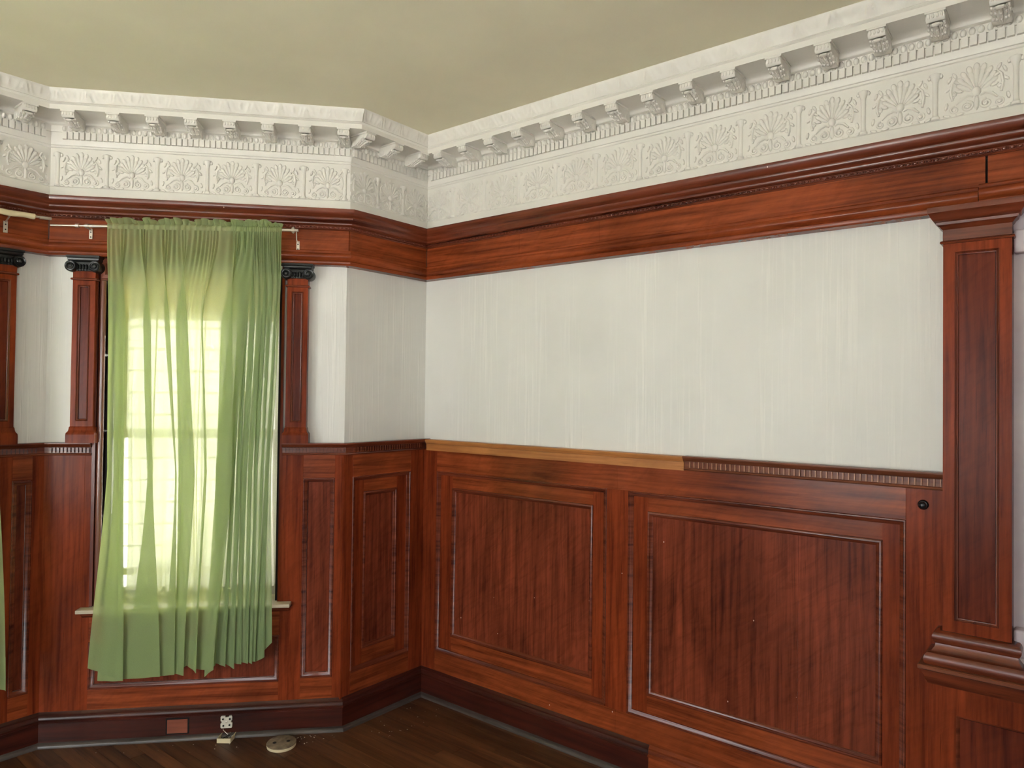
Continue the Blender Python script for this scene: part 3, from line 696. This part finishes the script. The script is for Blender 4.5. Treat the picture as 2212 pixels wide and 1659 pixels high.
RZ = lambda t: 2.331+(1.278-t)*.0245       # rod height along the wall: it sags to the left
OC = .105
def green_curtain(name_label, w, tl, tr, bl, br, nf, depth, seed, off, zb, over, rz=RZ, **kw):
    root = thing('sheer_curtain', name_label, 'curtain', w.p((tl+tr)/2, zb, off))
    zt = lambda u: rz(lerp(tl, tr, u))-.006
    zbf = lambda u: zb+.010*math.sin(u*9+seed)+.006*math.sin(u*31+seed)
    curtain(w, off, zt, zbf, tl, tr, bl, br, nf, 1, depth, seed, over=over, **kw).build('drape', M['green'], root)
    zh = lambda u: lerp(zt(u), zbf(u), .925)
    ruffle(w, off, lambda u: rz(lerp(tl, tr, u)), tl, tr, seed).build('ruffled_heading', M['green'], root)
    # second layer of cloth of the hem
    c = curtain(w, off+.0025, zt, zbf, tl, tr, bl, br, nf, 1, depth, seed, over=over, nv=5, v0=.93); c.build('hem', M['green'], root)
    return root
PX = lambda x: 1.041-(x-230)*.001992
YZ = lambda y: .306+(1466-y)*.00218
def folded(name_label, rows, heads, zb, seed, off, depth, dense=40, mat='green'):
    """cloth whose folds are given as control points along the cloth: positions at the rod, half way and hem"""
    root = thing('sheer_curtain', name_label, 'curtain', WW.p(PX(rows[1][0]), min(zb), off))
    n = len(rows[0]); rnd = random.Random(seed)
    sg = []
    for i in range(n):
        a = rows[1][i]-rows[1][max(0, i-1)]; b = rows[1][min(n-1, i+1)]-rows[1][i]
        sg.append(rnd.uniform(.6, 1.1)*(1 if a >= 0 and b < 0 else -1 if a < 0 and b >= 0 else rnd.uniform(-.4, .4)))
    def at(arr, u):
        x = u*(n-1); i = min(int(x), n-2); f = x-i; g = .6*f+.4*(f*f*(3-2*f)); return lerp(arr[i], arr[i+1], g)
    def surf(v0, v1, nv, nu=None):
        nu = nu or n*26; vs = []; fs = []
        for j in range(nv+1):
            v = lerp(v0, v1, j/nv); bl = sm(v/.14)
            for i in range(nu+1):
                u = i/nu
                top, mid, bot = at(rows[0], u), at(rows[1], u), at(rows[2], u)
                x = lerp(top, mid, v/.55) if v < .55 else lerp(mid, bot, sm((v-.55)/.45)*.5+(v-.55)/.45*.5)
                head = lerp(heads[0], heads[1], u)
                x = lerp(head, x, .15+.85*sm(v/.22)); 
                t = PX(x)+.0022*math.sin(u*47+v*5)*bl+.0018*math.sin(u*83-v*9)*bl
                o = lerp(OC, off, bl)+depth*(.5+.7*v)*at(sg, u)*bl+.0035*math.sin(u*61+2*v)*bl+(1-bl)*(.0125+.005*min(1, v/.02)*math.sin(u*dense*2*PI+2*math.sin(u*27)))+.0012*math.sin(u*210+v*12)
                zt = RZ(t)-.013; z = zt+(at(zb, u)-zt)*v
                vs.append(WW.p(t, z, o))
        m = nu+1
        for j in range(nv):
            for i in range(nu): q = j*m+i; fs.append((q, q+1, q+m+1, q+m))
        return MB().add(vs, fs)
    surf(0, 1, 60).build('drape', M[mat], root)
    c = surf(.935, 1, 5); c.v = [(x-WW.n.x*.002, y-WW.n.y*.002, z) for x, y, z in c.v]; c.build('hem', M['green'], root)
    ruffle(WW, OC, lambda u: RZ(PX(lerp(heads[0], heads[1], u))), PX(heads[0]), PX(heads[1]), seed).build('ruffled_heading', M['green'], root)
    return root
folded('wide front panel of the green sheer curtain, broad soft folds, over the window',
       [(232, 268, 246, 318, 300, 352, 338, 392, 372, 398, 430, 424, 500, 478, 545),
        (241, 276, 250, 339, 321, 388, 380, 427, 386, 425, 452, 444, 507, 471, 508),
        (206, 285, 221, 364, 284, 392, 364, 412, 389, 414, 440, 428, 476, 450, 478)], (231, 548),
       [YZ(y) for y in (1436, 1462, 1467, 1456, 1462, 1456, 1455, 1457, 1455, 1440, 1452, 1450, 1448, 1467, 1440)], 3, OC, .019, 34)
folded('narrow denser green sheer curtain panel bunched at the right side of the window',
       [(508, 530, 520, 540, 530, 556, 545, 568, 560, 580, 570, 592, 584, 604, 600, 608),
        (470, 512, 500, 524, 512, 538, 524, 550, 540, 562, 552, 574, 566, 586, 578, 592),
        (470, 500, 486, 520, 505, 534, 520, 548, 534, 558, 545, 566, 560, 585, 562, 600)], (500, 608),
       [YZ(y) for y in (1438, 1446, 1440, 1451, 1440, 1443, 1438, 1442, 1436, 1443, 1440, 1438, 1442, 1430, 1440, 1400)], 11, OC-.014, .010, 20, 'green_dense')
green_curtain('green sheer curtain at the left picture edge on the side window', WL, .30, .9, .172, .95, 9, .024, 5, .12, .35, 1.5, rz=lambda t: 2.345)

rod = thing('curtain_rod', 'thin brushed metal curtain rod carrying the green curtains', 'curtain rod', WW.p(.7, 2.34, .06))
P_ = lambda t, o=OC, dz=0: WW.p(t, RZ(t)+dz, o)
MB().tube([P_(1.14), P_(.215)], .0065, 12).build('outer_tube', M['metal'], rod)
MB().tube([P_(1.278, OC-.0), P_(1.13)], .0042, 10).build('inner_tube', M['metal'], rod)
for t in (1.175, 1.135): MB().tube([P_(t), P_(t-.014)], .009, 12).build('collar', M['metal'], rod)
MB().tube([P_(.245), P_(.232)], .0115, 14).tube([P_(.238, OC, .014), P_(.238, OC, -.014)], .004, 8).build('ring', M['metal'], rod)
for t, dz in ((1.134, -.006), (.224, -.045)):
    zc = RZ(t)+dz; b = MB().box(WW, t-.007, t+.007, zc-.040, zc+.006, .047, .050)
    b.tube([WW.p(t, zc, .05), WW.p(t, zc+.001, OC-.01), WW.p(t, RZ(t)-.002, OC)], .0028, 6)
    br = b.build('bracket', M['metal'], rod)
    for hz in (-.032, -.010): MB().lathe(WW.p(t, zc+hz, .0495), (WW.n.x, WW.n.y, 0), [(.003, 0), (.003, .0012)], 10).build('screw_hole', M['gap'], br)
rod2 = thing('curtain_rod', 'curtain rod on the left wall with a cream cloth sleeve, cut by the picture edge', 'curtain rod', WL.p(.3, 2.35, .06))
L_ = lambda t, dz=0: WL.p(t, 2.352+dz, .12)
MB().tube([L_(.06, .004), L_(.8, -.01)], .005, 10).build('inner_tube', M['metal'], rod2)
MB().tube([L_(.035, .006), L_(.08, .003)], .007, 10).build('finial', M['metal'], rod2)
MB().tube([L_(.095, 0), L_(.10, .002), L_(.14, .003), L_(.19, -.001), L_(.24, .002), L_(.275, 0)], [.008, .0125, .011, .013, .0115, .012], 12).build('cloth_sleeve', M['cream'], rod2)
b = MB().box(WL, .177, .193, 2.278, 2.328, .047, .050).tube([WL.p(.185, 2.325, .05), WL.p(.185, 2.348, .115)], .003, 6).build('bracket', M['metal'], rod2)
for hz in (2.292, 2.314): MB().lathe(WL.p(.185, hz, .0495), (0, -1, 0), [(.003, 0), (.003, .0012)], 10).build('screw_hole', M['gap'], b)
rod3 = thing('inner_rod', 'white flat rod behind the green curtain carrying the lace', 'curtain rod', WW.p(.7, 2.20, -.03))
MB().tube([WW.p(.299, 2.199, .004), WW.p(.955, 2.197, .004)], .0045, 8).tube([WW.p(.299, 2.184, .004), WW.p(.955, 2.182, .004)], .0032, 8).build('rod', M['sash'], rod3)
for t in (.30, .56, .68, .93): MB().box(WW, t, t+.018, 2.178, 2.204, -.006, .010).build('clip', M['sash'], rod3, smooth=False)
lc = thing('lace_curtain', 'cream lace curtain with a ragged lower edge between green curtain and window', 'curtain', WW.p(.64, .7, -.04))
curtain(WW, -.022, lambda u: 2.186, lambda u: .675+.008*math.sin(u*40), .985, .300, .985, .297, 11, 1, .010, 21, nu=300, nv=30, over=1.1, ragged=.02).build('drape', M['lace'], lc)
rs = thing('roller_shade', 'rolled-down cream window shade covering the top of the window', 'shade', WW.p(.7, 1.96, -.1))
MB().tube([WW.p(.315, 2.165, -.10), WW.p(1.08, 2.165, -.10)], .016, 14).build('roller', M['shade'], rs)
MB().box(WW, .325, 1.07, 1.955, 2.165, -.1165, -.1155).build('shade_cloth', M['shade'], rs, smooth=False)
MB().box(WW, .325, 1.07, 1.945, 1.962, -.120, -.112).build('hem_bar', M['shade'], rs, smooth=False)

# ------------------------------------------------------------ small things
kn = thing('wall_knob', 'round black knob on the wainscot below the chair rail near the pilaster', 'knob', WR.p(-2.369, 1.253, FO))
MB().lathe(WR.p(-2.369, 1.253, FO), (-1, 0, 0), [(.0165, 0), (.0165, .003), (.0145, .006), (.012, .007)], 24).build('back_plate', M['knob'], kn)
MB().lathe(WR.p(-2.369, 1.253, FO), (-1, 0, 0), [(.006, .006), (.006, .012), (.0105, .015), (.012, .020), (.0105, .024), (.006, .026), (.002, .0265)], 20).build('knob', M['knob'], kn)

pl = thing('socket_backplate', 'small white bare socket backplate screwed to the dark baseboard', 'socket', WW.p(.511, .045, .032))
q = []
for (x, z) in ((-.0255, .022), (-.022, .028), (-.012, .028), (-.010, .022), (.004, .021), (.006, .028), (.022, .028), (.0255, .024), (.0255, .006), (.021, .004), (.021, -.004), (.0255, -.006), (.0255, -.024), (.022, -.028), (-.022, -.028), (-.0255, -.024), (-.0255, -.004), (-.020, -.002), (-.020, .005), (-.0255, .007)): q.append((x, z))
k = len(q); b = MB().add([WW.p(.511+x, .0725+z, .033) for x, z in q]+[WW.p(.511+x, .0725+z, .041) for x, z in q], [tuple(range(k)), tuple(range(2*k-1, k-1, -1))]+[(i, (i+1) % k, (i+1) % k+k, i+k) for i in range(k)])
b.build('plate', M['plastic'], pl, smooth=False)
for x, z in ((-.015, .014), (.015, .014), (-.014, -.014), (.013, -.016), (0, 0)): MB().lathe(WW.p(.511+x, .0725+z, .0405), (WW.n.x, WW.n.y, 0), [(.0045, 0), (.0045, .0025), (.002, .0035)], 10).build('terminal', M['knob'] if abs(x) > .001 else M['metal'], pl)
wr = MB().tube([WW.p(.525, .050, .040), WW.p(.523, .040, .048), WW.p(.512, .034, .056), WW.p(.500, .026, .062), Vector((-.916, .315, .020)), Vector((-.925, .312, .012))], .0013, 6).build('loose_wire', M['metal'], None)
wr['label'] = 'thin bare wire hanging from the white backplate to the open box below'; wr['category'] = 'wire'
bx = thing('open_socket_box', 'small open ivory socket box lying face up on the floor below the backplate', 'box', (-.945, .302, 0))
BF = WallFrame((-.945, .302), (math.cos(math.radians(-52)), math.sin(math.radians(-52))))
a, c, h = .031, .038, .021
MB().box(BF, -a, a, .0005, .003, -c, c).box(BF, -a, -a+.0025, .003, h, -c, c).box(BF, a-.0025, a, .003, h, -c, c).box(BF, -a+.0025, a-.0025, .003, h, -c, -c+.0025).box(BF, -a+.0025, a-.0025, .003, h, c-.0025, c).build('shell', M['cream'], bx, smooth=False)
for x, y in ((-.016, .012), (.010, .020), (.014, -.012)): MB().lathe(BF.p(x, .003, y), (0, 0, 1), [(.005, 0), (.005, .010), (.003, .012)], 10).build('terminal', M['metal'], bx)
MB().tube([BF.p(-.02, .008, -.02), BF.p(0, .017, -.005), BF.p(.012, .012, .018)], .0016, 6).build('wire_stub', M['knob'], bx)
dk = thing('round_backing_disc', 'grey brown round disc with two holes lying on the floorboards', 'disc', (-.822, .055, 0))
ax = Vector((-.02, -.03, 1)).normalized(); cc = Vector((-.822, .055, .0165))
MB().lathe(cc, ax, [(.064, -.002), (.0645, .0), (.0635, .002), (.060, .003)], 36).build('disc', M['disc'], dk)
MB().lathe(cc, ax, [(.058, -.0155), (.0635, -.013), (.065, -.0005)], 36).build('rim', M['cream'], dk)
a1 = ax.cross(Vector((0, 0, 1))).normalized(); a2 = ax.cross(a1)
for s in (-1, 1): MB().lathe(cc+a1*s*.030+ax*.0026, ax, [(.0085, 0), (.0085, .0012)], 14).build('screw_hole', M['gap'], dk)
pc = MB()
for _ in range(70):
    r = random.random()
    if r < .45: p = Vector((random.uniform(-.75, -.58), random.uniform(-.06, .1)))
    elif r < .7: p = Vector((random.uniform(-1.4, -.7), 0)); p.y = .9-(p.x+1.511)*.93-.10-random.uniform(0, .12)
    else: p = Vector((random.uniform(-.5, -.06), random.uniform(-.3, -.06)))
    s = random.uniform(.0012, .0034); q = random.random()*3
    vs = [(p.x+s*math.cos(q+k*1.7)*random.uniform(.6, 1.3), p.y+s*math.sin(q+k*1.7), .0006+.001*random.random()) for k in range(4)]
    vs += [(x, y, 0.0004) for x, y, z in vs]
    pc.add(vs, [(0, 1, 2, 3), (4, 5, 6, 7), (0, 1, 5, 4), (1, 2, 6, 5), (2, 3, 7, 6), (3, 0, 4, 7)])
o = pc.build('paint_chips', M['plastic'], None, smooth=False, kind='stuff'); o['label'] = 'white paint chips and plaster crumbs scattered on the floor'; o['category'] = 'debris'
